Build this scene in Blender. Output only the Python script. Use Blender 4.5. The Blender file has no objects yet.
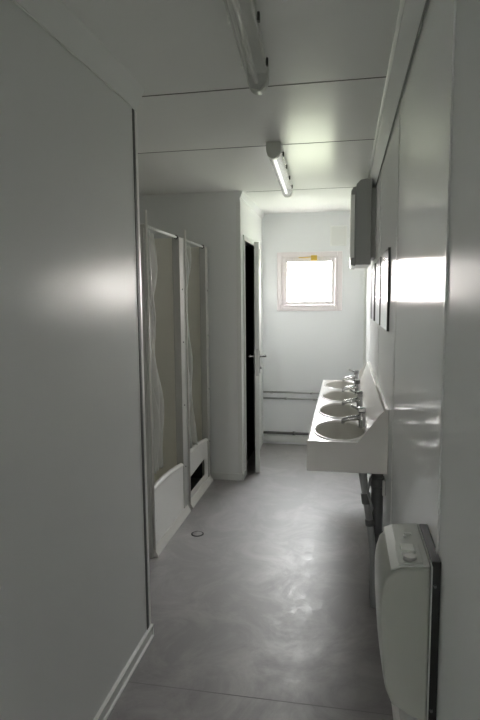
import bpy, bmesh, math, random
from mathutils import Vector, Matrix
random.seed(4)
sc = bpy.context.scene
COL = sc.collection

# ------------------------------------------------------------------ materials
def mat(name, base, rough=0.4, metal=0.0, spec=0.5, bump=None, vary=None, coat=0.0, aniso=None, trans=None):
    m = bpy.data.materials.new(name); m.use_nodes = True
    nt = m.node_tree; b = nt.nodes['Principled BSDF']
    b.inputs['Base Color'].default_value = (*base, 1)
    b.inputs['Roughness'].default_value = rough
    b.inputs['Metallic'].default_value = metal
    b.inputs['Specular IOR Level'].default_value = spec
    if coat:
        b.inputs['Coat Weight'].default_value = coat
        b.inputs['Coat Roughness'].default_value = 0.05
    tc = nt.nodes.new('ShaderNodeTexCoord')
    if bump:
        sx, strength, dist = bump
        mp = nt.nodes.new('ShaderNodeMapping'); mp.inputs['Scale'].default_value = sx
        n = nt.nodes.new('ShaderNodeTexNoise'); n.inputs['Scale'].default_value = 1.0; n.inputs['Detail'].default_value = 3
        bp = nt.nodes.new('ShaderNodeBump'); bp.inputs['Strength'].default_value = strength; bp.inputs['Distance'].default_value = dist
        nt.links.new(tc.outputs['Object'], mp.inputs[0]); nt.links.new(mp.outputs[0], n.inputs['Vector'])
        nt.links.new(n.outputs['Fac'], bp.inputs['Height']); nt.links.new(bp.outputs[0], b.inputs['Normal'])
    if vary:
        scale, col2, lo, hi, r2 = vary
        mp = nt.nodes.new('ShaderNodeMapping'); mp.inputs['Scale'].default_value = scale
        n = nt.nodes.new('ShaderNodeTexNoise'); n.inputs['Scale'].default_value = 1.0; n.inputs['Detail'].default_value = 6; n.inputs['Roughness'].default_value = .65
        cr = nt.nodes.new('ShaderNodeMapRange'); cr.inputs['From Min'].default_value = lo; cr.inputs['From Max'].default_value = hi
        mx = nt.nodes.new('ShaderNodeMix'); mx.data_type = 'RGBA'
        mx.inputs['A'].default_value = (*base, 1); mx.inputs['B'].default_value = (*col2, 1)
        nt.links.new(tc.outputs['Object'], mp.inputs[0]); nt.links.new(mp.outputs[0], n.inputs['Vector'])
        nt.links.new(n.outputs['Fac'], cr.inputs['Value']); nt.links.new(cr.outputs[0], mx.inputs['Factor'])
        nt.links.new(mx.outputs['Result'], b.inputs['Base Color'])
        if r2 is not None:
            rr = nt.nodes.new('ShaderNodeMapRange'); rr.inputs['To Min'].default_value = rough; rr.inputs['To Max'].default_value = r2
            nt.links.new(cr.outputs[0], rr.inputs['Value']); nt.links.new(rr.outputs[0], b.inputs['Roughness'])
    return m

WALLC = (.81, .82, .82)
M = {}
def enamel(name, base, rough, f0, f90, bump, power=3.0, rough_z=None):
    """painted steel sheet: matt white paint under a thin dull lacquer"""
    m = bpy.data.materials.new(name); m.use_nodes = True; nt = m.node_tree
    for n in list(nt.nodes): nt.nodes.remove(n)
    N = nt.nodes.new; K = nt.links.new
    out = N('ShaderNodeOutputMaterial'); d = N('ShaderNodeBsdfDiffuse'); g = N('ShaderNodeBsdfGlossy'); mx = N('ShaderNodeMixShader')
    d.inputs['Color'].default_value = (*base, 1); g.inputs['Color'].default_value = (.95, .95, .93, 1); g.inputs['Roughness'].default_value = rough
    tc = N('ShaderNodeTexCoord'); mp = N('ShaderNodeMapping'); mp.inputs['Scale'].default_value = bump[0]
    no = N('ShaderNodeTexNoise'); no.inputs['Scale'].default_value = 1; no.inputs['Detail'].default_value = 2
    bp = N('ShaderNodeBump'); bp.inputs['Strength'].default_value = bump[1]; bp.inputs['Distance'].default_value = bump[2]
    K(tc.outputs['Object'], mp.inputs[0]); K(mp.outputs[0], no.inputs['Vector']); K(no.outputs['Fac'], bp.inputs['Height'])
    K(bp.outputs[0], g.inputs['Normal'])
    lw = N('ShaderNodeLayerWeight'); lw.inputs[0].default_value = .5
    pw = N('ShaderNodeMath'); pw.operation = 'POWER'; pw.inputs[1].default_value = power
    mr = N('ShaderNodeMapRange'); mr.inputs['To Min'].default_value = f0; mr.inputs['To Max'].default_value = f90
    K(lw.outputs['Facing'], pw.inputs[0]); K(pw.outputs[0], mr.inputs['Value']); K(mr.outputs[0], mx.inputs[0])
    K(d.outputs[0], mx.inputs[1]); K(g.outputs[0], mx.inputs[2]); K(mx.outputs[0], out.inputs[0])
    return m
M['wall'] = enamel('enamelled_steel_panel', WALLC, .11, .02, .34, ((2.5, 2.5, 1.2), .10, .02), 4.0)
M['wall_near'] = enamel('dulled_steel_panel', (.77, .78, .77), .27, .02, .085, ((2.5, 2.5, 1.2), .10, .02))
M['wall_soft'] = enamel('satin_steel_panel', (.785, .795, .79), .25, .03, .27, ((2.5, 2.5, 1.2), .10, .02))
M['back'] = enamel('painted_back_panel', (.775, .79, .80), .3, .03, .10, ((2.5, 2.5, 1.2), .10, .02))
M['ceil'] = enamel('ceiling_panel', (.80, .80, .79), .22, .02, .10, ((1.5, 1.5, 1.5), .12, .02))
M['floor'] = enamel('grey_vinyl', (.26, .25, .26), .36, .09, .70, ((10, 10, 10), .22, .012), 2.4)
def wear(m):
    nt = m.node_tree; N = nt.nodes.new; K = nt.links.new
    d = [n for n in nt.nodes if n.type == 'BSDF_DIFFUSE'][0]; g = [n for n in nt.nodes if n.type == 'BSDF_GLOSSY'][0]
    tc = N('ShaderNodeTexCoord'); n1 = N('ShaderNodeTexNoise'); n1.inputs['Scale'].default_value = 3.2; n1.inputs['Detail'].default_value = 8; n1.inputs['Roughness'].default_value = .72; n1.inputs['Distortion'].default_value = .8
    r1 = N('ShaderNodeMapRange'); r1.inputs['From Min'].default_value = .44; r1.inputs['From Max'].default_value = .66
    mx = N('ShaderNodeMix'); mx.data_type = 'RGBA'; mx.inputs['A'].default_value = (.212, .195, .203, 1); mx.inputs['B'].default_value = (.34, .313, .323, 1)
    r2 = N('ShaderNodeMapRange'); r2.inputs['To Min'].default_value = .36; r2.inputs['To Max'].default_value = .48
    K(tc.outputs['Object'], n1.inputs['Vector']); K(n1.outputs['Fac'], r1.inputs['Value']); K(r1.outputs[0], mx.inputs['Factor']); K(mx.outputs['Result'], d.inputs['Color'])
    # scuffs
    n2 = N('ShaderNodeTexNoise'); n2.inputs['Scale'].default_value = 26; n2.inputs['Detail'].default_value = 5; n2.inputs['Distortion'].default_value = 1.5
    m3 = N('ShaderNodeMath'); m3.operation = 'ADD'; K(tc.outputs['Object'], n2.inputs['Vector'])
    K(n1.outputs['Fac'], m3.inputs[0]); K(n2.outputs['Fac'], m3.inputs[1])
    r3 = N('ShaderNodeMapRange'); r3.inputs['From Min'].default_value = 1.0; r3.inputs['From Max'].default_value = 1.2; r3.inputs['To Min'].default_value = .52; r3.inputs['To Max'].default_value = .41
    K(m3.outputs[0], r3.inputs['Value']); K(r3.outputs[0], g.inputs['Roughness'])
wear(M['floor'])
M['floorjoint'] = mat('vinyl_weld', (.24, .225, .23), .5)
M['trim'] = mat('white_trim', (.72, .73, .71), .4)
M['alu'] = mat('pale_aluminium', (.84, .84, .82), .4, metal=.2)
M['groove'] = mat('dark_sealant', (.09, .09, .085), .6)
M['grp'] = mat('cream_moulded_plastic', (.92, .90, .83), .5, spec=.25)
M['side'] = mat('grey_outer_panel', (.56, .555, .53), .55, spec=.2)
M['apron'] = mat('speckled_moulded_plastic', (.93, .915, .89), .30, vary=((45, 45, 45), (.40, .38, .35), .66, .74, None))
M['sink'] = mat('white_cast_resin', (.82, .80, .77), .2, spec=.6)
M['bowl'] = mat('bowl_resin_shaded', (.68, .665, .62), .25)  # shading inside the bowls put into a darker resin colour
M['chrome'] = mat('chrome', (.52, .52, .53), .12, metal=1.0)
M['steel'] = mat('brushed_steel', (.5, .5, .5), .3, metal=1.0)
M['pvcw'] = mat('white_window_plastic', (.74, .69, .70), .3)
M['brass'] = mat('brass_catch', (.62, .42, .08), .35, metal=.5)
M['greypipe'] = mat('grey_waste_pipe', (.13, .135, .135), .4)
M['lightpipe'] = mat('light_grey_pipe', (.30, .31, .31), .4)
M['darkpipe'] = mat('aged_pipe_lagging', (.16, .16, .16), .5)
M['dryer'] = mat('dryer_plastic', (.46, .47, .43), .32)
M['dryer_top'] = mat('dryer_top_plastic', (.62, .63, .61), .2)
M['dark'] = mat('black_plastic', (.02, .02, .02), .5)
M['box'] = mat('grey_box_enamel', (.33, .335, .33), .35)
M['cover'] = mat('pale_ribbed_cover', (.86, .87, .85), .3)
M['toilet'] = mat('cubicle_shade_black', (.03, .03, .03), .7)  # near black stands in for the darkness of the unlit cubicle
M['mirror'] = mat('mirror_silver', (.74, .76, .75), .12, metal=1.0)
M['mframe'] = mat('dark_mirror_edge', (.06, .065, .06), .4)
M['door'] = mat('door_enamel', (.76, .77, .75), .5, spec=.3)
M['fitting'] = mat('fitting_body', (.55, .56, .53), .35)
M['tube'] = mat('unlit_fluorescent_tube', (.92, .92, .9), .1)
M['display'] = mat('white_button_panel', (.92, .93, .91), .06)
M['stripe_glow'] = mat('tube_stripe_glow', (.95, .95, .93), .1)
M['stripe_glow'].node_tree.nodes['Principled BSDF'].inputs['Emission Color'].default_value = (1, 1, .97, 1)
M['stripe_glow'].node_tree.nodes['Principled BSDF'].inputs['Emission Strength'].default_value = 1.6  # faint emission stands in for window glare along the tube

def clearish(name, col, alpha, rough, transl=0.0):
    m = bpy.data.materials.new(name); m.use_nodes = True; nt = m.node_tree
    for n in list(nt.nodes): nt.nodes.remove(n)
    out = nt.nodes.new('ShaderNodeOutputMaterial')
    tr = nt.nodes.new('ShaderNodeBsdfTransparent')
    gl = nt.nodes.new('ShaderNodeBsdfPrincipled')
    gl.inputs['Base Color'].default_value = (*col, 1); gl.inputs['Roughness'].default_value = rough
    mx = nt.nodes.new('ShaderNodeMixShader')
    last = gl
    if transl:
        tl = nt.nodes.new('ShaderNodeBsdfTranslucent'); tl.inputs[0].default_value = (*col, 1)
        m2 = nt.nodes.new('ShaderNodeMixShader'); m2.inputs[0].default_value = transl
        nt.links.new(gl.outputs[0], m2.inputs[1]); nt.links.new(tl.outputs[0], m2.inputs[2]); last = m2
    lw = nt.nodes.new('ShaderNodeLayerWeight'); lw.inputs[0].default_value = .3
    mr = nt.nodes.new('ShaderNodeMapRange'); mr.inputs['To Min'].default_value = alpha; mr.inputs['To Max'].default_value = min(1, alpha+.45)
    nt.links.new(lw.outputs['Facing'], mr.inputs['Value']); nt.links.new(mr.outputs[0], mx.inputs[0])
    nt.links.new(tr.outputs[0], mx.inputs[1]); nt.links.new(last.outputs[0], mx.inputs[2]); nt.links.new(mx.outputs[0], out.inputs[0])
    return m
M['glass'] = clearish('window_glass', (.9, .9, .9), .02, .03)
M['diff'] = clearish('clear_light_cover', (.8, .8, .78), .08, .14)
M['curtain'] = clearish('translucent_curtain_vinyl', (.88, .88, .86), .62, .22, .3)

# ------------------------------------------------------------------ mesh helpers
def BM(): return bmesh.new()
def box(bm, x0, x1, y0, y1, z0, z1):
    v = [bm.verts.new((x, y, z)) for x in (x0, x1) for y in (y0, y1) for z in (z0, z1)]
    for f in ((0,1,3,2),(4,6,7,5),(0,4,5,1),(2,3,7,6),(0,2,6,4),(1,5,7,3)): bm.faces.new([v[i] for i in f])
    return v
def tube(bm, pts, r, seg=14, cap=True):
    pts = [Vector(p) for p in pts]; rs = r if isinstance(r, (list, tuple)) else [r]*len(pts)
    rings = []; ref = None
    for i, p in enumerate(pts):
        d = (pts[min(i+1, len(pts)-1)] - pts[max(i-1, 0)]).normalized()
        if ref is None:
            ref = d.orthogonal().normalized()
        ref = (ref - d*ref.dot(d)).normalized(); q = d.cross(ref)
        rings.append([bm.verts.new(p + rs[i]*(math.cos(a)*ref + math.sin(a)*q)) for a in [2*math.pi*k/seg for k in range(seg)]])
    for a, b in zip(rings, rings[1:]):
        for k in range(seg):
            f = bm.faces.new((a[k], a[(k+1)%seg], b[(k+1)%seg], b[k])); f.smooth = True
    if cap:
        bm.faces.new(rings[0][::-1]); bm.faces.new(rings[-1])
def prism(bm, prof, y0, y1, axis='y'):
    """extrude a profile of (a, b) pairs; axis y: a=x b=z ; axis x: a=y b=z ; axis z: a=x b=y"""
    def P(a, b, t): return (a, t, b) if axis == 'y' else ((t, a, b) if axis == 'x' else (a, b, t))
    A = [bm.verts.new(P(a, b, y0)) for a, b in prof]; B = [bm.verts.new(P(a, b, y1)) for a, b in prof]
    n = len(prof)
    for i in range(n): bm.faces.new((A[i], A[(i+1)%n], B[(i+1)%n], B[i]))
    bm.faces.new(A[::-1]); bm.faces.new(B)
def obj(name, bm, m, parent=None, bevel=0, loc=(0,0,0), smooth=False):
    bmesh.ops.recalc_face_normals(bm, faces=bm.faces)
    me = bpy.data.meshes.new(name)
    # keep the origin near the piece
    vs = [v.co for v in bm.verts]
    if parent is None and loc == (0,0,0):
        c = Vector(((min(v.x for v in vs)+max(v.x for v in vs))/2, (min(v.y for v in vs)+max(v.y for v in vs))/2, min(v.z for v in vs)))
        bmesh.ops.translate(bm, verts=bm.verts, vec=-c)
    else: c = Vector(loc)
    if parent is not None:
        w = Vector(loc) - wloc(parent)          # coordinates are written in world space, moved to the parent's frame
        c = Vector(loc) if loc == 'local' else -wloc(parent)
    bm.to_mesh(me); bm.free()
    me.materials.append(m)
    o = bpy.data.objects.new(name, me); COL.objects.link(o)
    if parent is not None:
        o.parent = parent; o.location = c
    else: o.location = c
    if smooth:
        for p in me.polygons: p.use_smooth = True
    if bevel:
        bv = o.modifiers.new('bevel', 'BEVEL'); bv.width = bevel; bv.segments = 3; bv.limit_method = 'ANGLE'; bv.angle_limit = math.radians(35)
    return o
def wloc(o):
    v = Vector(o.location)
    while o.parent: o = o.parent; v = v + Vector(o.location)
    return v
def thing(name, label, cat, loc, group=None):
    o = bpy.data.objects.new(name, None); COL.objects.link(o); o.location = loc; o.empty_display_size = .1
    o['label'] = label; o['category'] = cat
    if group: o['group'] = group
    return o
def tag(o, label, cat, group=None):
    o['label'] = label; o['category'] = cat
    if group: o['group'] = group
    return o
def struct(name, bm, m, parent=None, bevel=0):
    o = obj(name, bm, m, parent, bevel)
    if parent is None: o['kind'] = 'structure'
    return o

# ------------------------------------------------------------------ the room
H = 2.42; XR = .21; XL = -.868; YB = 5.78; YF = -1.3; XP = -.85; XO = -2.0; YP = 4.53
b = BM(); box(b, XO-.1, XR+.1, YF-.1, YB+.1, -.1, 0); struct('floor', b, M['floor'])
b = BM(); box(b, XO-.1, XR+.1, YF-.1, YB+.1, H, H+.1); struct('ceiling', b, M['ceil'])
b = BM(); box(b, XR, XR+.1, 1.25, YB, 0, H); struct('wall_right', b, M['wall'])
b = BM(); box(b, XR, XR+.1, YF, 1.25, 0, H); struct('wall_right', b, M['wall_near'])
b = BM(); box(b, XL-.08, XL, YF, 2.285, 0, H); struct('wall_left', b, M['wall_soft'])
b = BM(); box(b, XO, XL-.08, 2.2, 2.285, 0, H); struct('wall_shower_side', b, M['wall_soft'])
b = BM(); box(b, XO-.1, XO, 2.2, YB, 0, H); struct('wall_outer_left', b, M['wall_soft'])
b = BM(); box(b, XO, XP-.05, YP, YP+.05, 0, H); struct('wall_shower_end', b, M['wall_soft'])
FX0, FX1, FZ1 = -.72, .08, 2.02      # unseen entrance door, added with a gap that lets in front fill light
b = BM(); box(b, XL-.08, FX0, YF-.1, YF, 0, H); box(b, FX1, XR+.1, YF-.1, YF, 0, H); box(b, FX0, FX1, YF-.1, YF, FZ1, H)
struct('wall_front', b, M['back'])
FILL_GAP = .034
b = BM(); box(b, FX0+FILL_GAP, FX1, YF-.06, YF-.02, 0, FZ1); struct('added_fill_door', b, M['trim'])
# partition beside the passage with its door opening
DY0, DY1, DZ = 4.70, 5.52, 2.04
b = BM(); box(b, XP-.05, XP, YP, DY0, 0, H); box(b, XP-.05, XP, DY1, YB, 0, H); box(b, XP-.05, XP, DY0, DY1, DZ, H)
struct('wall_partition', b, M['wall_soft'])
# back wall with window opening
WX0, WX1, WZ0, WZ1 = -.645, -.08, 1.46, 1.98
b = BM()
box(b, XO, WX0, YB, YB+.1, 0, H); box(b, WX1, XR+.1, YB, YB+.1, 0, H); box(b, WX0, WX1, YB, YB+.1, 0, WZ0); box(b, WX0, WX1, YB, YB+.1, WZ1, H)
struct('wall_back', b, M['back'])
# added black sheets: darkness of the unlit cubicle put into their colour
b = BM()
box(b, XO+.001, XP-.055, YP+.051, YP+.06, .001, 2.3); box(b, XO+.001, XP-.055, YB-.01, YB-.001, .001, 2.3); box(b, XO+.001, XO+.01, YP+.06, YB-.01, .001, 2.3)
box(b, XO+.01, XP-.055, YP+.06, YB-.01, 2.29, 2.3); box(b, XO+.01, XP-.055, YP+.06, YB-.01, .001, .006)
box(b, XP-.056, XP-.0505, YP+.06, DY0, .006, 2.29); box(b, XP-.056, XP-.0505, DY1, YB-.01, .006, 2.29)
struct('wall_cubicle_shade', b, M['toilet'])

# window
W = thing('window_1', 'small white plastic tilt window in the back wall, daylight behind it', 'window', (-.3625, YB, 1.42))
W['kind'] = 'structure'
def ring(bm, x0, x1, z0, z1, t, y0, y1):
    box(bm, x0, x0+t, y0, y1, z0, z1); box(bm, x1-t, x1, y0, y1, z0, z1)
    box(bm, x0+t, x1-t, y0, y1, z0, z0+t); box(bm, x0+t, x1-t, y0, y1, z1-t, z1)
b = BM(); ring(b, -.695, -.03, 1.42, 2.022, .05, YB-.022, YB); obj('window_casing', b, M['pvcw'], W, .004)
b = BM(); ring(b, WX0, WX1, WZ0, WZ1, .022, YB-.012, YB+.08); obj('window_frame', b, M['pvcw'], W)
b = BM(); ring(b, -.622, -.103, 1.483, 1.957, .036, YB-.028, YB+.04); obj('window_sash', b, M['pvcw'], W, .004)
b = BM(); box(b, -.588, -.137, YB+.005, YB+.011, 1.517, 1.923); obj('glass', b, M['glass'], W)
L = None
b = BM(); box(b, -.345, -.283, YB-.045, YB-.027, 1.935, 1.985); la = obj('window_catch', b, M['brass'], W, .004)
b = BM(); tube(b, [(-.345, YB-.04, 1.968), (-.40, YB-.042, 1.962), (-.47, YB-.036, 1.964)], .004, 8); obj('catch_arm', b, M['brass'], la)
la['label'] = 'brass coloured catch'

# door, ajar into the passage
D = thing('door_1', 'white steel door standing ajar in the partition with a lever handle', 'door', (XP+.005, DY1, 0)); D['kind'] = 'structure'
ang = math.radians(8.6); DL = .80
def dl(bm):   # local: leaf runs towards -y from the hinge, thickness to -x
    return bm
leaf = BM(); box(leaf, -.04, 0, -DL, 0, .012, DZ-.01)
def objl(name, bm, m, parent, bevel=0, smooth=False):
    bmesh.ops.recalc_face_normals(bm, faces=bm.faces)
    me = bpy.data.meshes.new(name); bm.to_mesh(me); bm.free(); me.materials.append(m)
    o = bpy.data.objects.new(name, me); COL.objects.link(o); o.parent = parent
    if smooth:
        for p in me.polygons: p.use_smooth = True
    if bevel:
        bv = o.modifiers.new('bevel', 'BEVEL'); bv.width = bevel; bv.segments = 2; bv.limit_method = 'ANGLE'
    return o
lf = objl('door_leaf', leaf, M['door'], D, .003)
b = BM(); box(b, 0, .007, -DL+.015, -DL+.055, .90, 1.10); box(b, -.047, -.04, -DL+.015, -DL+.055, .90, 1.10)
tube(b, [(-.047, -DL+.035, 1.05), (-.085, -DL+.035, 1.05)], .009, 12); tube(b, [(-.085, -DL+.028, 1.05), (-.085, -DL+.15, 1.05)], .009, 12)
tube(b, [(.007, -DL+.035, 1.05), (.055, -DL+.035, 1.05)], .009, 12); tube(b, [(.052, -DL+.028, 1.05), (.052, -DL+.15, 1.05)], .009, 12)
objl('door_handle', b, M['chrome'], lf, .002)
b = BM(); tube(b, [(.007, -DL+.035, .95), (.022, -DL+.035, .95)], .012, 12); box(b, -.032, -.008, -DL-.0015, -DL+.001, .88, 1.12); objl('lock', b, M['steel'], lf)
D.rotation_euler = (0, 0, ang)
b = BM()   # door surround
box(b, XP-.06, XP+.012, DY0-.045, DY0+.004, 0, DZ+.045); box(b, XP-.06, XP+.012, DY1-.004+.01, DY1+.045, 0, DZ+.045); box(b, XP-.06, XP+.012, DY0+.004, DY1+.006, DZ, DZ+.045)
struct('trim_1', b, M['trim'], None, .003)

# coves between walls and ceiling
b = BM(); prism(b, [(XR, 2.335), (XR, H), (.162, H), (.164, H-.006), (XR-.005, 2.335)], YF, YB); struct('trim_2', b, M['wall'])
b = BM(); prism(b, [(XL, 2.335), (XL, H), (XL+.045, H), (XL+.043, H-.006), (XL+.005, 2.335)], YF, 2.285); struct('trim_3', b, M['wall_soft'])
b = BM(); prism(b, [(XP, 2.37), (XP, H), (XP+.025, H), (XP+.023, H-.004), (XP+.004, 2.37)], YP+.002, YB); struct('trim_4', b, M['wall_soft'])
# bright bead along the right cove and left cove edges
b = BM(); box(b, .150, .163, YF, YB, H-.008, H-.0005); struct('trim_5', b, M['alu'], None, .002)
b = BM(); box(b, XR-.008, XR-.003, YF, YB, 2.326, 2.334); struct('trim_7', b, M['darkpipe'])
b = BM(); box(b, XL+.003, XL+.008, YF, 2.285, 2.331, 2.336); struct('trim_6', b, M['trim'])
# ceiling joints
for i, y in enumerate((.2, 1.3, 2.37, 3.25, 4.58)):
    b = BM(); x0 = XL+.046 if y < 2.28 else (XO if y < 4.5 else XP+.046)
    box(b, x0, .155, y-.0035, y+.0035, H-.0015, H); struct('trim_%d' % (10+i), b, M['groove'])
# right wall joints: dark groove with a pale bead
for i, y in enumerate((1.252, 2.42, 3.56, 4.70)):
    b = BM(); box(b, XR-.0015, XR, y-.005, y+.004, 0, 2.33); struct('trim_%d' % (20+i), b, M['groove'] if i == 0 else M['trim'])
b = BM(); box(b, XR-.004, XR, 1.228, 1.246, 0, 2.33); struct('trim_25', b, M['wall_soft'])
# corner post at the end of the left wall and corner beads
b = BM(); box(b, XL-.085, XL+.004, 2.268, 2.292, 0.058, 2.33); struct('trim_26', b, M['alu'], None, .004)
b = BM(); box(b, XL, XL+.003, 2.245, 2.264, 0.058, 2.33); struct('trim_27', b, M['groove'])
b = BM(); box(b, XR-.02, XR, YB-.02, YB, 0, 2.335); struct('trim_28', b, M['trim'], None, .006)
b = BM(); box(b, XP-.03, XP+.006, YP-.006, YP+.03, .055, 2.34); struct('trim_29', b, M['trim'], None, .003)
# baseboards
def skirting(name, x, d, y0, y1):
    b = BM(); prism(b, [(x, 0), (x+d*.016, 0), (x+d*.016, .006), (x+d*.009, .011), (x+d*.009, .046), (x+d*.014, .050), (x+d*.014, .056), (x, .058)], y0, y1)
    return struct(name, b, M['alu'])
skirting('baseboard_left', XL, 1, YF, 2.292)
skirting('baseboard_right', XR, -1, YF, YB)
b = BM(); box(b, XL-.08, XL+.014, 2.285, 2.297, 0, .056); struct('baseboard_left_end', b, M['trim'])
b = BM(); box(b, -1.12, XP+.01, YP-.012, YP, 0, .06); box(b, XP, XP+.012, YP-.012, DY0-.046, 0, .06); struct('baseboard_shower_end', b, M['trim'], None, .003)
b = BM(); box(b, XP+.013, XR-.02, YB-.02, YB, .028, .10); struct('baseboard_back', b, M['trim'], None, .003)
# vinyl joint across the floor
b = BM(); box(b, XL+.02, XR-.02, 1.9755, 1.9785, 0, .0005); struct('trim_30', b, M['floorjoint'])

# ------------------------------------------------------------------ floor drain
d = thing('floor_drain', 'round steel drain ring set in the grey floor before the showers', 'drain', (-.945, 3.41, 0))
b = BM()
for r0, r1, z in ((.033, .042, .002),):
    n = 32
    A = [bm for bm in ()]
    vo = [b.verts.new((-.945+r1*math.cos(2*math.pi*k/n), 3.41+r1*math.sin(2*math.pi*k/n), z)) for k in range(n)]
    vi = [b.verts.new((-.945+r0*math.cos(2*math.pi*k/n), 3.41+r0*math.sin(2*math.pi*k/n), z+.001)) for k in range(n)]
    vb = [b.verts.new((v.co.x, v.co.y, 0)) for v in vo]
    for k in range(n):
        b.faces.new((vo[k], vo[(k+1)%n], vi[(k+1)%n], vi[k])); b.faces.new((vb[k], vb[(k+1)%n], vo[(k+1)%n], vo[k]))
obj('drain_ring', b, M['dark'], d)
b = BM(); tube(b, [(-.945, 3.41, .0004), (-.945, 3.41, .0016)], .034, 28); obj('drain_cover', b, M['floor'], d)

# ------------------------------------------------------------------ shower cabins
SX = -1.12; SB = -1.93; SH = 1.985
def apron_profile(y0, y1, hole):
    pass
def shower(y0, y1, o0, o1, label, hole):
    """y0..y1 outer extent, o0..o1 the opening"""
    T = thing('shower_cabin', label, 'shower cabin', (SX-.4, (y0+y1)/2, 0), 'moulded shower cabins on the left')
    b = BM(); box(b, SB, SX-.004, y0, y0+.010, .0, SH-.03); obj('side_panel', b, M['side'], T)
    b = BM(); box(b, SB, SX-.012, y1-.04, y1-.002, .02, SH-.01); obj('side_panel', b, M['grp'], T, .004)
    b = BM(); box(b, SB, SB+.012, y0+.012, y1-.04, .02, SH-.01); obj('back_panel', b, M['grp'], T)
    # front posts either side of the opening
    b = BM(); box(b, SX-.05, SX, min(y0+.0105, o0-.020), o0-.012, 0, SH-.01); obj('front_post', b, M['side'], T, .003)
    b = BM(); box(b, SX-.05, SX+.002, o1, y1, 0, SH-.01)
    fp = obj('front_post', b, M['side'], T, .004)
    b = BM(); tube(b, [(SX+.004, o0-.006, .02), (SX+.004, o0-.006, SH+.07 if not hole else SH+.05)], .0065, 10); obj('corner_rail', b, M['sink'], T)
    for z in (.35, .8, 1.25, 1.62):
        b = BM(); tube(b, [(SX, o1+.05, z), (SX+.006, o1+.05, z)], .006, 8); obj('bolt', b, M['darkpipe'], fp)
    # tray: floor, apron with a curved rounded lip
    b = BM(); box(b, SB+.012, SX-.03, o0, y1-.04, .02, .06); obj('shower_tray', b, M['grp'], T, .004)
    n = 24; b = BM()
    def zt(y):
        t = (y-o0)/(o1-o0); return .40 + .018*math.sin(math.pi*min(1, t*1.0)) - .028*t
    hy0, hy1, hz0, hz1 = o0+.004, o1-.10, .105, .245
    cols = sorted(set([o0+(o1-o0)*i/n for i in range(n+1)] + ([hy0, hy1] if hole else [])))
    for xa, xb in ((SX-.010, SX-.003),):
        for ya, yb_ in zip(cols, cols[1:]):
            mid = (ya+yb_)/2
            segs = [(.0, zt(ya), zt(yb_))]
            if hole and hy0 <= mid <= hy1:
                ca = hz1-.02*(1-(ya-hy0)/(hy1-hy0)); cb = hz1-.02*(1-(yb_-hy0)/(hy1-hy0))
                parts = [((0, 0), (hz0, hz0)), ((ca, cb), (zt(ya), zt(yb_)))]
            else: parts = [((0, 0), (zt(ya), zt(yb_)))]
            for (za, zb), (zc, zd) in parts:
                v = [b.verts.new(p) for p in ((xa, ya, za), (xa, yb_, zb), (xa, yb_, zd), (xa, ya, zc), (xb, ya, za), (xb, yb_, zb), (xb, yb_, zd), (xb, ya, zc))]
                for f in ((0,1,2,3),(4,7,6,5),(3,2,6,7),(0,4,5,1)): b.faces.new([v[i] for i in f])
                if hole or ya == cols[0] or yb_ == cols[-1]:
                    pass
    ap = obj('apron', b, M['apron'], T)
    b = BM(); tube(b, [(SX-.016, o0+(o1-o0)*i/n, zt(o0+(o1-o0)*i/n)) for i in range(n+1)], .017, 12); obj('apron_lip', b, M['apron'], ap)
    b = BM(); prism(b, [(SX-.003, 0), (SX+.026, 0), (SX+.026, .008), (SX+.002, .052), (SX-.003, .054)], o0-.012, y1-.02); obj('kick_strip', b, M['sink'], ap)
    if hole:
        b = BM(); box(b, SX-.2, SX-.03, hy0-.03, hy1+.03, .062, .068); box(b, SX-.2, SX-.19, hy0-.03, hy1+.03, .07, .30)
        box(b, SX-.19, SX-.03, hy1+.012, hy1+.02, .07, .30); box(b, SX-.19, SX-.03, hy0-.02, hy0-.012, .07, .30); box(b, SX-.19, SX-.03, hy0-.03, hy1+.03, .30, .31)
        o = obj('trap_recess', b, M['dark'], T); o['label'] = 'open black recess for the trap'
    return T
shower(3.028, 3.80, 3.062, 3.70, 'cream moulded shower cabin nearer the camera, with an unbroken apron', False)
shower(3.802, 4.50, 3.845, 4.42, 'cream moulded shower cabin farther away, black rectangular hole in its apron', True)

def rod(y0, y1, z, label):
    T = thing('curtain_rod', label, 'curtain rod', (SX-.02, (y0+y1)/2, z), 'shower curtain rods')
    b = BM(); tube(b, [(SX-.02, y0, z+.002), (SX-.02, y1, z)], .009, 12); obj('rod', b, M['alu'], T)
    b = BM(); tube(b, [(SX-.02, y1-.012, z), (SX-.02, y1, z)], .015, 14); obj('end_cap', b, M['dark'], T)
rod(3.05, 3.705, SH-.012, 'white rod across the top of the nearer shower cabin')
rod(3.835, 4.425, SH-.012, 'thin rod across the top of the farther shower cabin')

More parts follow.
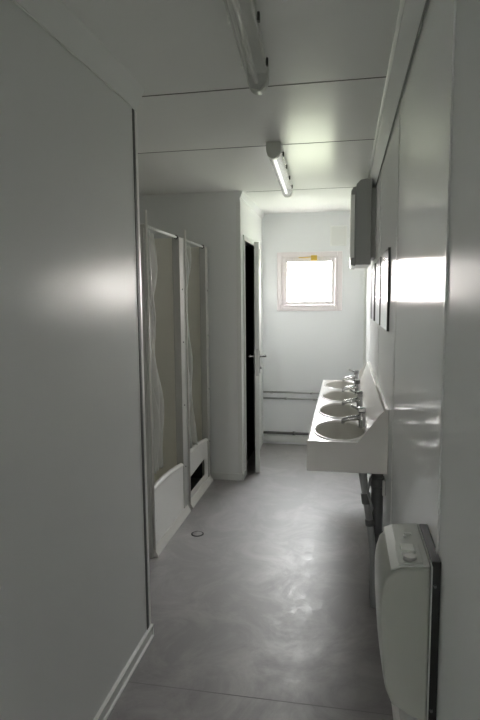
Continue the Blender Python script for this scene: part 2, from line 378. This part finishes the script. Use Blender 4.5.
def curtain(y0, w, ztop, zbot, label, seed, shift):
    rnd = random.Random(seed); b = BM(); nu, nv = 46, 44; g = []
    for j in range(nv+1):
        t = j/nv; z = ztop + (zbot-ztop)*t; row = []
        ww = w*(.75 - .35*math.exp(-((t-.28)/.12)**2) + .45*t**3)
        off = shift(t)
        for i in range(nu+1):
            s = i/nu
            y = y0 + off + ww*s
            x = SX-.05 + .026*math.sin(s*4*2*math.pi + 1.8*math.sin(t*5+seed)) + .012*math.sin(s*13+t*11) + .012*math.sin(t*14+seed*2+s*3)
            row.append(b.verts.new((x, y, z + .006*math.sin(s*31))))
        g.append(row)
    for j in range(nv):
        for i in range(nu):
            f = b.faces.new((g[j][i], g[j][i+1], g[j+1][i+1], g[j+1][i])); f.smooth = True
    o = obj('shower_curtain', b, M['curtain']); tag(o, label, 'shower curtain', 'shower curtains')
    s = o.modifiers.new('thickness', 'SOLIDIFY'); s.thickness = .0012
    T = o
    for k in range(5):
        b = BM()
        yy = y0+.015+k*w*.16; pts = []
        for a in range(13):
            q = 2*math.pi*a/12; pts.append((SX-.02+.016*math.cos(q), yy, ztop+.012+.020*math.sin(q)))
        tube(b, pts, .0016, 6, False)
        obj('curtain_ring', b, M['trim'], o)
    return o
curtain(3.09, .22, SH-.03, .47, 'translucent white curtain gathered in the nearer shower cabin', 1, lambda t: .015+.05*t-.07*max(0, t-.75)*2)
curtain(3.865, .20, SH-.03, .42, 'translucent white curtain gathered in the farther shower cabin', 2, lambda t: .0+.05*t)

# ------------------------------------------------------------------ wash trough
TY0, TY1, TX0, TZ, TB = 2.65, 4.70, -.175, .857, .71
T = thing('wash_trough', 'long white wall-hung wash trough with four oval basins', 'sink', (XR-.2, (TY0+TY1)/2, TB))
CX, AX, AY = -.018, .128, .215
CY = [2.905, 3.425, 3.945, 4.455]
DXE = .125      # where the deck meets the splashback
b = BM()
# front apron and underside
prism(b, [(TX0, TB), (TX0, TZ), (TX0+.008, TZ+.002), (TX0+.014, TZ-.006), (TX0+.014, TB+.012), (XR-.001, TB+.012), (XR-.001, TB)], TY0+.0125, TY1-.0125)
obj('body', b, M['sink'], T)
b = BM()
for ya, yb_ in ((TY0, TY0+.012), (TY1-.012, TY1)):
    b = BM(); prism(b, [(TX0, TB), (TX0, TZ+.004), (.066, TZ+.004), (.188, 1.022), (XR-.001, 1.022), (XR-.001, TB)], ya, yb_)
    obj('end_panel', b, M['sink'], T, .003)
# deck with oval cut-outs
b = BM(); st = .006
nx = int((DXE-TX0)/st); ny = int((TY1-TY0-.024)/st); vs = {}
def V(i, j):
    if (i, j) not in vs: vs[i, j] = b.verts.new((TX0+.008+(DXE-TX0-.008)*i/nx, TY0+.012+(TY1-TY0-.024)*j/ny, TZ))
    return vs[i, j]
for i in range(nx):
    for j in range(ny):
        x = TX0+.008+(DXE-TX0-.008)*(i+.5)/nx; y = TY0+.012+(TY1-TY0-.024)*(j+.5)/ny
        if any(((x-CX)/AX)**2+((y-c)/AY)**2 < .99 for c in CY): continue
        b.faces.new((V(i, j), V(i+1, j), V(i+1, j+1), V(i, j+1)))
obj('deck', b, M['sink'], T)
# splashback with top flange
b = BM(); prism(b, [(DXE-.002, TZ-.003), (DXE+.004, TZ+.004), (.187, 1.018), (.190, 1.024), (XR-.001, 1.024), (XR-.001, 1.008), (.196, 1.008), (DXE+.012, TZ-.01)], TY0+.003, TY1-.003)
obj('splashback', b, M['sink'], T)
b = BM(); tube(b, [(.190, TY0, 1.022), (.190, TY1, 1.022)], .006, 10); obj('rolled_edge', b, M['sink'], T)
# basins: rim and bowl
for c in CY:
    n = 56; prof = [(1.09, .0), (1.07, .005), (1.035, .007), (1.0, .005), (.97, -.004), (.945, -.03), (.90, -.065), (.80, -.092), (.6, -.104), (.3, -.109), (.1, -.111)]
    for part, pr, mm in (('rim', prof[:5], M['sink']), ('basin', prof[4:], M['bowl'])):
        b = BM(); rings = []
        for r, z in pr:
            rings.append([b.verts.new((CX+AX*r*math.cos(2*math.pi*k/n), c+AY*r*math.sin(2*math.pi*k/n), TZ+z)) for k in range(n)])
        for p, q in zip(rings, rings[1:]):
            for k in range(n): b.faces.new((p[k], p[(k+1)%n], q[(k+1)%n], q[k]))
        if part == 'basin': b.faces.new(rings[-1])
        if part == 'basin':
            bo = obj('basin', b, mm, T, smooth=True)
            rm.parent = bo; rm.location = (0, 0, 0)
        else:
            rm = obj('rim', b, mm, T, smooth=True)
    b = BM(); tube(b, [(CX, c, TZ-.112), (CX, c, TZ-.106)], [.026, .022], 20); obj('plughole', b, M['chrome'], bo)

def tap(y, label):
    x = .098; z = TZ
    t = thing('mixer_tap', label, 'tap', (x, y, z), 'chrome mixer taps along the trough')
    b = BM(); tube(b, [(x, y, z), (x, y, z+.004), (x, y, z+.006), (x, y, z+.075), (x, y, z+.082)], [.024, .024, .019, .019, .021], 20)
    obj('body', b, M['chrome'], t)
    b = BM(); tube(b, [(x+.005, y, z+.055), (x-.03, y, z+.052), (x-.075, y, z+.044), (x-.098, y, z+.036), (x-.102, y, z+.026)], [.016, .015, .013, .012, .011], 14)
    sp = obj('spout', b, M['chrome'], t)
    b = BM(); tube(b, [(x-.102, y, z+.028), (x-.103, y, z+.018)], .009, 12); obj('aerator', b, M['steel'], sp)
    b = BM(); box(b, x-.022, x+.022, y-.021, y+.021, z+.082, z+.108); lv = obj('lever', b, M['chrome'], t, .006)
    b = BM(); tube(b, [(x-.015, y, z+.098), (x-.045, y, z+.108), (x-.062, y, z+.116)], [.008, .006, .006], 10); obj('lever_tip', b, M['chrome'], lv)
for y, l in zip(CY, ('chrome mixer tap over the nearest basin of the trough', 'chrome mixer tap over the second nearest basin',
                     'chrome mixer tap over the third basin from the camera', 'chrome mixer tap over the farthest basin of the trough')):
    tap(y+.09, l)

# pipes under the trough
t = thing('waste_pipe', 'dark grey vertical waste pipe against the right wall under the trough', 'pipe', (.165, 2.80, 0))
b = BM(); tube(b, [(.172, 2.80, 0), (.172, 2.80, .71)], .030, 18); obj('pipe', b, M['greypipe'], t)
b = BM(); tube(b, [(.172, 2.80, .30), (.172, 2.80, .36)], .035, 18); obj('collar', b, M['greypipe'], t); b = BM(); tube(b, [(.172, 2.80, .60), (.172, 2.80, .65)], .035, 18); obj('collar', b, M['greypipe'], t)
b = BM(); box(b, .195, XR, 2.765, 2.835, .56, .64); obj('bracket', b, M['trim'], t, .004)
t = thing('basin_trap', 'grey slanting drain pipe with collars below the nearest basin', 'pipe', (.11, 2.75, 0))
b = BM(); tube(b, [(.095, 2.75, .71), (.10, 2.75, .66), (.118, 2.74, .54), (.134, 2.73, .44), (.15, 2.72, .30), (.158, 2.715, .12), (.158, 2.715, 0)], [.024, .020, .018, .0175, .017, .017, .017], 14); obj('pipe', b, M['lightpipe'], t)
b = BM(); tube(b, [(.112, 2.742, .58), (.119, 2.738, .53)], .024, 16); obj('collar', b, M['greypipe'], t); b = BM(); tube(b, [(.133, 2.73, .45), (.136, 2.73, .42)], .022, 16); obj('collar', b, M['greypipe'], t)
b = BM(); tube(b, [(.135, 2.74, .66), (.12, 2.70, .60), (.145, 2.70, .52), (.13, 2.71, .47)], .006, 8); obj('hose', b, M['lightpipe'], t)

# ------------------------------------------------------------------ mirrors over the basins
for k, (y0, y1, l) in enumerate(((2.75, 3.24, 'frameless mirror over the nearest basin, dark edge'), (3.36, 3.80, 'frameless mirror over the second nearest basin, dark edge'),
                                 (4.0, 4.32, 'frameless mirror over the third basin from the camera'), (4.40, 4.62, 'frameless mirror over the farthest basin'))):
    t = thing('wall_mirror', l, 'mirror', (XR, (y0+y1)/2, 1.39), 'mirrors over the basins')
    b = BM(); box(b, XR-.006, XR, y0+.004, y1-.002, 1.392, 1.783); obj('backing', b, M['trim'], t)
    b = BM(); box(b, XR-.0105, XR-.0062, y0+.004, y1, 1.39, 1.785); obj('mirror_glass', b, M['mirror'], t)
    b = BM(); box(b, XR-.0115, XR, y0-.002, y0+.0038, 1.388, 1.787); obj('edge_strip', b, M['mframe'], t)

# ------------------------------------------------------------------ grey box high on the right wall
t = thing('wall_heater', 'dark grey box with a pale ribbed front, high on the right wall', 'heater', (XR, 4.35, 1.785))
CY0, CY1 = 4.08, 4.58
b = BM(); prism(b, [(.07, 1.785), (.07, 2.345), (.10, 2.375), (.178, 2.385), (.178, 1.785)], CY0, CY1); obj('casing', b, M['box'], t, .004)
b = BM(); box(b, .178, XR, CY0+.08, CY1-.05, 1.84, 2.33); obj('mounting_plate', b, M['trim'], t)
b = BM(); prism(b, [(.034, 1.785), (.034, 2.30), (.050, 2.325), (.069, 2.33), (.069, 1.775)], CY0-.004, CY1); cv = obj('front_cover', b, M['box'], t, .004)
b = BM(); pr = []
for k in range(23): 
    z = 1.835 + k*.019
    pr += [(.030, z), (.030, z+.012), (.0345, z+.013), (.0345, z+.018)]
pr += [(.061, 1.835+23*.019), (.061, 1.835)]
prism(b, pr, CY0-.010, CY0+.42)
obj('grille', b, M['cover'], cv)

# ------------------------------------------------------------------ hatch plate by the window
b = BM(); ring(b, -.155, .01, 2.075, 2.275, .008, YB-.006, YB); box(b, -.147, .002, YB-.004, YB, 2.083, 2.267)
tag(obj('vent_plate', b, M['trim'], None, .002), 'square white cover plate on the back wall right above the window', 'cover plate')

# ------------------------------------------------------------------ pipes along the back wall
def wallpipe(z, r, m, label, couplings, x0=XP+.01, x1=XR-.02, y=YB-.03):
    t = thing('wall_pipe', label, 'pipe', ((x0+x1)/2, y, z), 'pipes along the back wall')
    b = BM(); tube(b, [(x0, y, z), (x1, y, z)], r, 12); obj('pipe', b, m, t)
    for x in couplings:
        b = BM(); tube(b, [(x-.015, y, z), (x+.015, y, z)], r*1.5, 12); box(b, x-.006, x+.006, y, YB, z-.006, z+.006); obj('pipe_clip', b, m, t)
wallpipe(.565, .009, M['steel'], 'upper of the two thin pipes halfway up the back wall', (-.33, -.75))
wallpipe(.500, .009, M['steel'], 'lower of the two thin pipes halfway up the back wall', (-.60, -.30))
wallpipe(.128, .014, M['darkpipe'], 'thick dark pipe low on the back wall above the skirting', (-.515, -.1))

# ------------------------------------------------------------------ ceiling light fittings
def light(p0, p1, label, tubemat):
    p0 = Vector(p0); p1 = Vector(p1); Ln = (p1-p0).length; a = math.atan2(-(p1.x-p0.x), p1.y-p0.y)
    t = thing('ceiling_light', label, 'ceiling light', (p0.x, p0.y, H), 'tube light fittings on the ceiling')
    t.rotation_euler = (0, 0, a)
    b = BM(); prism(b, [(-.037, -.002), (.037, -.002), (.032, -.030), (-.032, -.030)], .01, Ln-.01); objl('tray', b, M['fitting'], t)
    b = BM()
    prof = [(-.040, -.028), (-.041, -.046), (-.026, -.082), (.008, -.090), (.032, -.064), (.041, -.046), (.040, -.028)]
    rows = [[b.verts.new((x, y, z)) for x, z in prof] for y in (.012, Ln-.012)]
    for k in range(len(prof)-1):
        f = b.faces.new((rows[0][k], rows[0][k+1], rows[1][k+1], rows[1][k]))
    cv = objl('cover', b, M['diff'], t); s = cv.modifiers.new('thickness', 'SOLIDIFY'); s.thickness = .002
    for y0, y1 in ((0, .045), (Ln-.045, Ln)):
        b = BM(); prism(b, [(-.041, -.002), (.041, -.002)] + [(.041*math.cos(q), -.040-.054*math.sin(q)) for q in [math.pi*k/12 for k in range(13)]], y0, y1)
        objl('end_cap', b, M['fitting'], t, .003)
    b = BM(); tube(b, [(-.006, .05, -.060), (-.006, Ln-.05, -.060)], .010, 14); tb = objl('tube', b, tubemat, t)
    for yy in [Ln*q for q in (.12, .37, .63, .88)]:
        for s in (-1, 1):
            b = BM(); box(b, s*.045-.004, s*.045+.004, yy-.009, yy+.009, -.048, -.022); objl('clip', b, M['alu'] if s < 0 else M['dark'], t, .002)  # left clips pale, right ones black: the glint is put into the colour
light((-.262, .93, 0), (-.335, 2.20, 0), 'unlit tube light fitting nearest the camera on the ceiling', M['tube'])
light((-.402, 3.17, 0), (-.45, 4.42, 0), 'tube light fitting farther back on the ceiling, a white stripe along its tube', M['stripe_glow'])

# ------------------------------------------------------------------ hand dryer on the right wall
t = thing('hand_dryer', 'pale rounded plastic hand dryer low on the right wall, in the near foreground', 'hand dryer', (XR, 1.29, .63))
Y0, Y1 = 1.172, 1.40
def dryer_body():
    b = BM(); prof = [(.186, .616), (.150, .630), (.110, .652), (.096, .685), (.088, .74), (.081, .84), (.080, .90), (.083, .925), (.090, .950), (.104, .966), (.124, .974), (.15, .978), (.186, .980)]
    n = 9; rows = []
    for j in range(n+1):
        s = j/n; y = Y0+(Y1-Y0)*s; e = abs(2*s-1)**4
        rows.append([b.verts.new((.186+(x-.186)*(1-.04*e), y, .80+(z-.80)*(1-.02*e))) for x, z in prof])
    for p, q in zip(rows, rows[1:]):
        for k in range(len(prof)-1): f = b.faces.new((p[k], p[k+1], q[k+1], q[k])); f.smooth = True
        b.faces.new((p[-1], p[0], q[0], q[-1]))
    b.faces.new(rows[0][::-1]); b.faces.new(rows[-1]); return b
obj('housing', dryer_body(), M['dryer'], t, .005)
b = BM(); box(b, .190, XR, Y0+.018, Y1-.004, .615, .985); obj('back_plate', b, M['dark'], t, .002)
b = BM(); box(b, .1865, .1895, Y0-.002, Y1+.002, .62, .982); obj('trim_edge', b, M['dryer_top'], t)
b = BM(); prism(b, [(.1045, .9665), (.124, .9745), (.15, .9785), (.184, .9805), (.184, .984), (.15, .982), (.123, .978), (.103, .969)], Y0-.001, Y1-.002); tp = obj('top_panel', b, M['dryer_top'], t, .001)
b = BM(); prism(b, [(.120, .975), (.172, .983), (.172, .986), (.119, .979)], Y0+.008, Y0+.10); ct = obj('control_plate', b, M['dryer_top'], tp, .0015)
b = BM(); box(b, .130, .160, Y0+.052, Y0+.088, .980, .992); obj('button', b, M['display'], tp, .003)['label'] = 'white rectangular button'
b = BM(); tube(b, [(.146, Y0+.030, .980), (.146, Y0+.030, .990)], [.015, .013], 20); obj('knob', b, M['steel'], tp)
b = BM(); box(b, .148, .163, Y0+.155, Y0+.165, .982, .985); box(b, .143, .150, Y0+.140, Y0+.150, .982, .985); obj('logo', b, M['display'], tp)
b = BM(); tube(b, [(.162, 1.24, .60), (.162, 1.24, .64)], [.018, .022], 16); obj('nozzle', b, M['dryer'], t)
for z in (.64, .93):
    b = BM(); tube(b, [(.198, Y0+.019, z), (.198, Y0+.014, z)], .0035, 8); obj('screw', b, M['greypipe'], t)

# ------------------------------------------------------------------ daylight
w = bpy.data.worlds.new('sky'); sc.world = w; w.use_nodes = True; nt = w.node_tree
bg = nt.nodes['Background']
tc = nt.nodes.new('ShaderNodeTexCoord'); sp = nt.nodes.new('ShaderNodeSeparateXYZ'); cr = nt.nodes.new('ShaderNodeValToRGB')
mr = nt.nodes.new('ShaderNodeMapRange'); mr.inputs['From Min'].default_value = -1; mr.inputs['From Max'].default_value = 1
nt.links.new(tc.outputs['Generated'], sp.inputs[0]); nt.links.new(sp.outputs['Z'], mr.inputs['Value']); nt.links.new(mr.outputs[0], cr.inputs[0]); nt.links.new(cr.outputs[0], bg.inputs['Color'])
el = cr.color_ramp.elements
el[0].position = 0; el[0].color = (.33, .37, .28, 1)
el[1].position = 1; el[1].color = (.93, .98, 1.06, 1)
for p, c in ((.44, (.40, .43, .33, 1)), (.49, (1, .93, .90, 1)), (.56, (1, .95, .93, 1)), (.66, (1, 1, 1, 1))):
    e = el.new(p); e.color = c
bg.inputs['Strength'].default_value = 40
w.cycles.sampling_method = 'MANUAL'; w.cycles.sample_map_resolution = 256
pl = bpy.data.lights.new('window_portal', 'AREA'); pl.shape = 'RECTANGLE'; pl.size = .57; pl.size_y = .53; pl.cycles.is_portal = True
po = bpy.data.objects.new('window_portal', pl); COL.objects.link(po)
po.location = ((WX0+WX1)/2, YB+.09, (WZ0+WZ1)/2); po.rotation_euler = (math.radians(-90), 0, 0)   # facing into the room

p2 = pl.copy(); p2.size = FILL_GAP; p2.size_y = FZ1  # portal for the added gap that gives front fill
po2 = bpy.data.objects.new('fill_gap_portal', p2); COL.objects.link(po2); po2.location = (FX0+FILL_GAP/2, YF-.09, FZ1/2); po2.rotation_euler = (math.radians(90), 0, 0)

# ------------------------------------------------------------------ camera
cam = bpy.data.cameras.new('camera'); co = bpy.data.objects.new('camera', cam); COL.objects.link(co)
cam.sensor_fit = 'VERTICAL'; cam.sensor_height = 24; cam.lens = 24*553/720; cam.clip_start = .02
Rm = Matrix(((.98261999, -.01174539, .18525657), (.18541921, .10948563, -.97654115), (-.00881307, .99391898, .10976059))).to_4x4()
co.matrix_world = Matrix.Translation((0, 0, 1.55)) @ Rm
sc.camera = co
sc.view_settings.view_transform = 'Standard'; sc.view_settings.look = 'None'; sc.view_settings.gamma = 1
sc.view_settings.exposure = 0.62
sc.cycles.max_bounces = 14; sc.cycles.diffuse_bounces = 10; sc.cycles.glossy_bounces = 8; sc.cycles.transparent_max_bounces = 12
sc.cycles.use_denoising = True; sc.cycles.sample_clamp_indirect = 0; sc.cycles.blur_glossy = .3
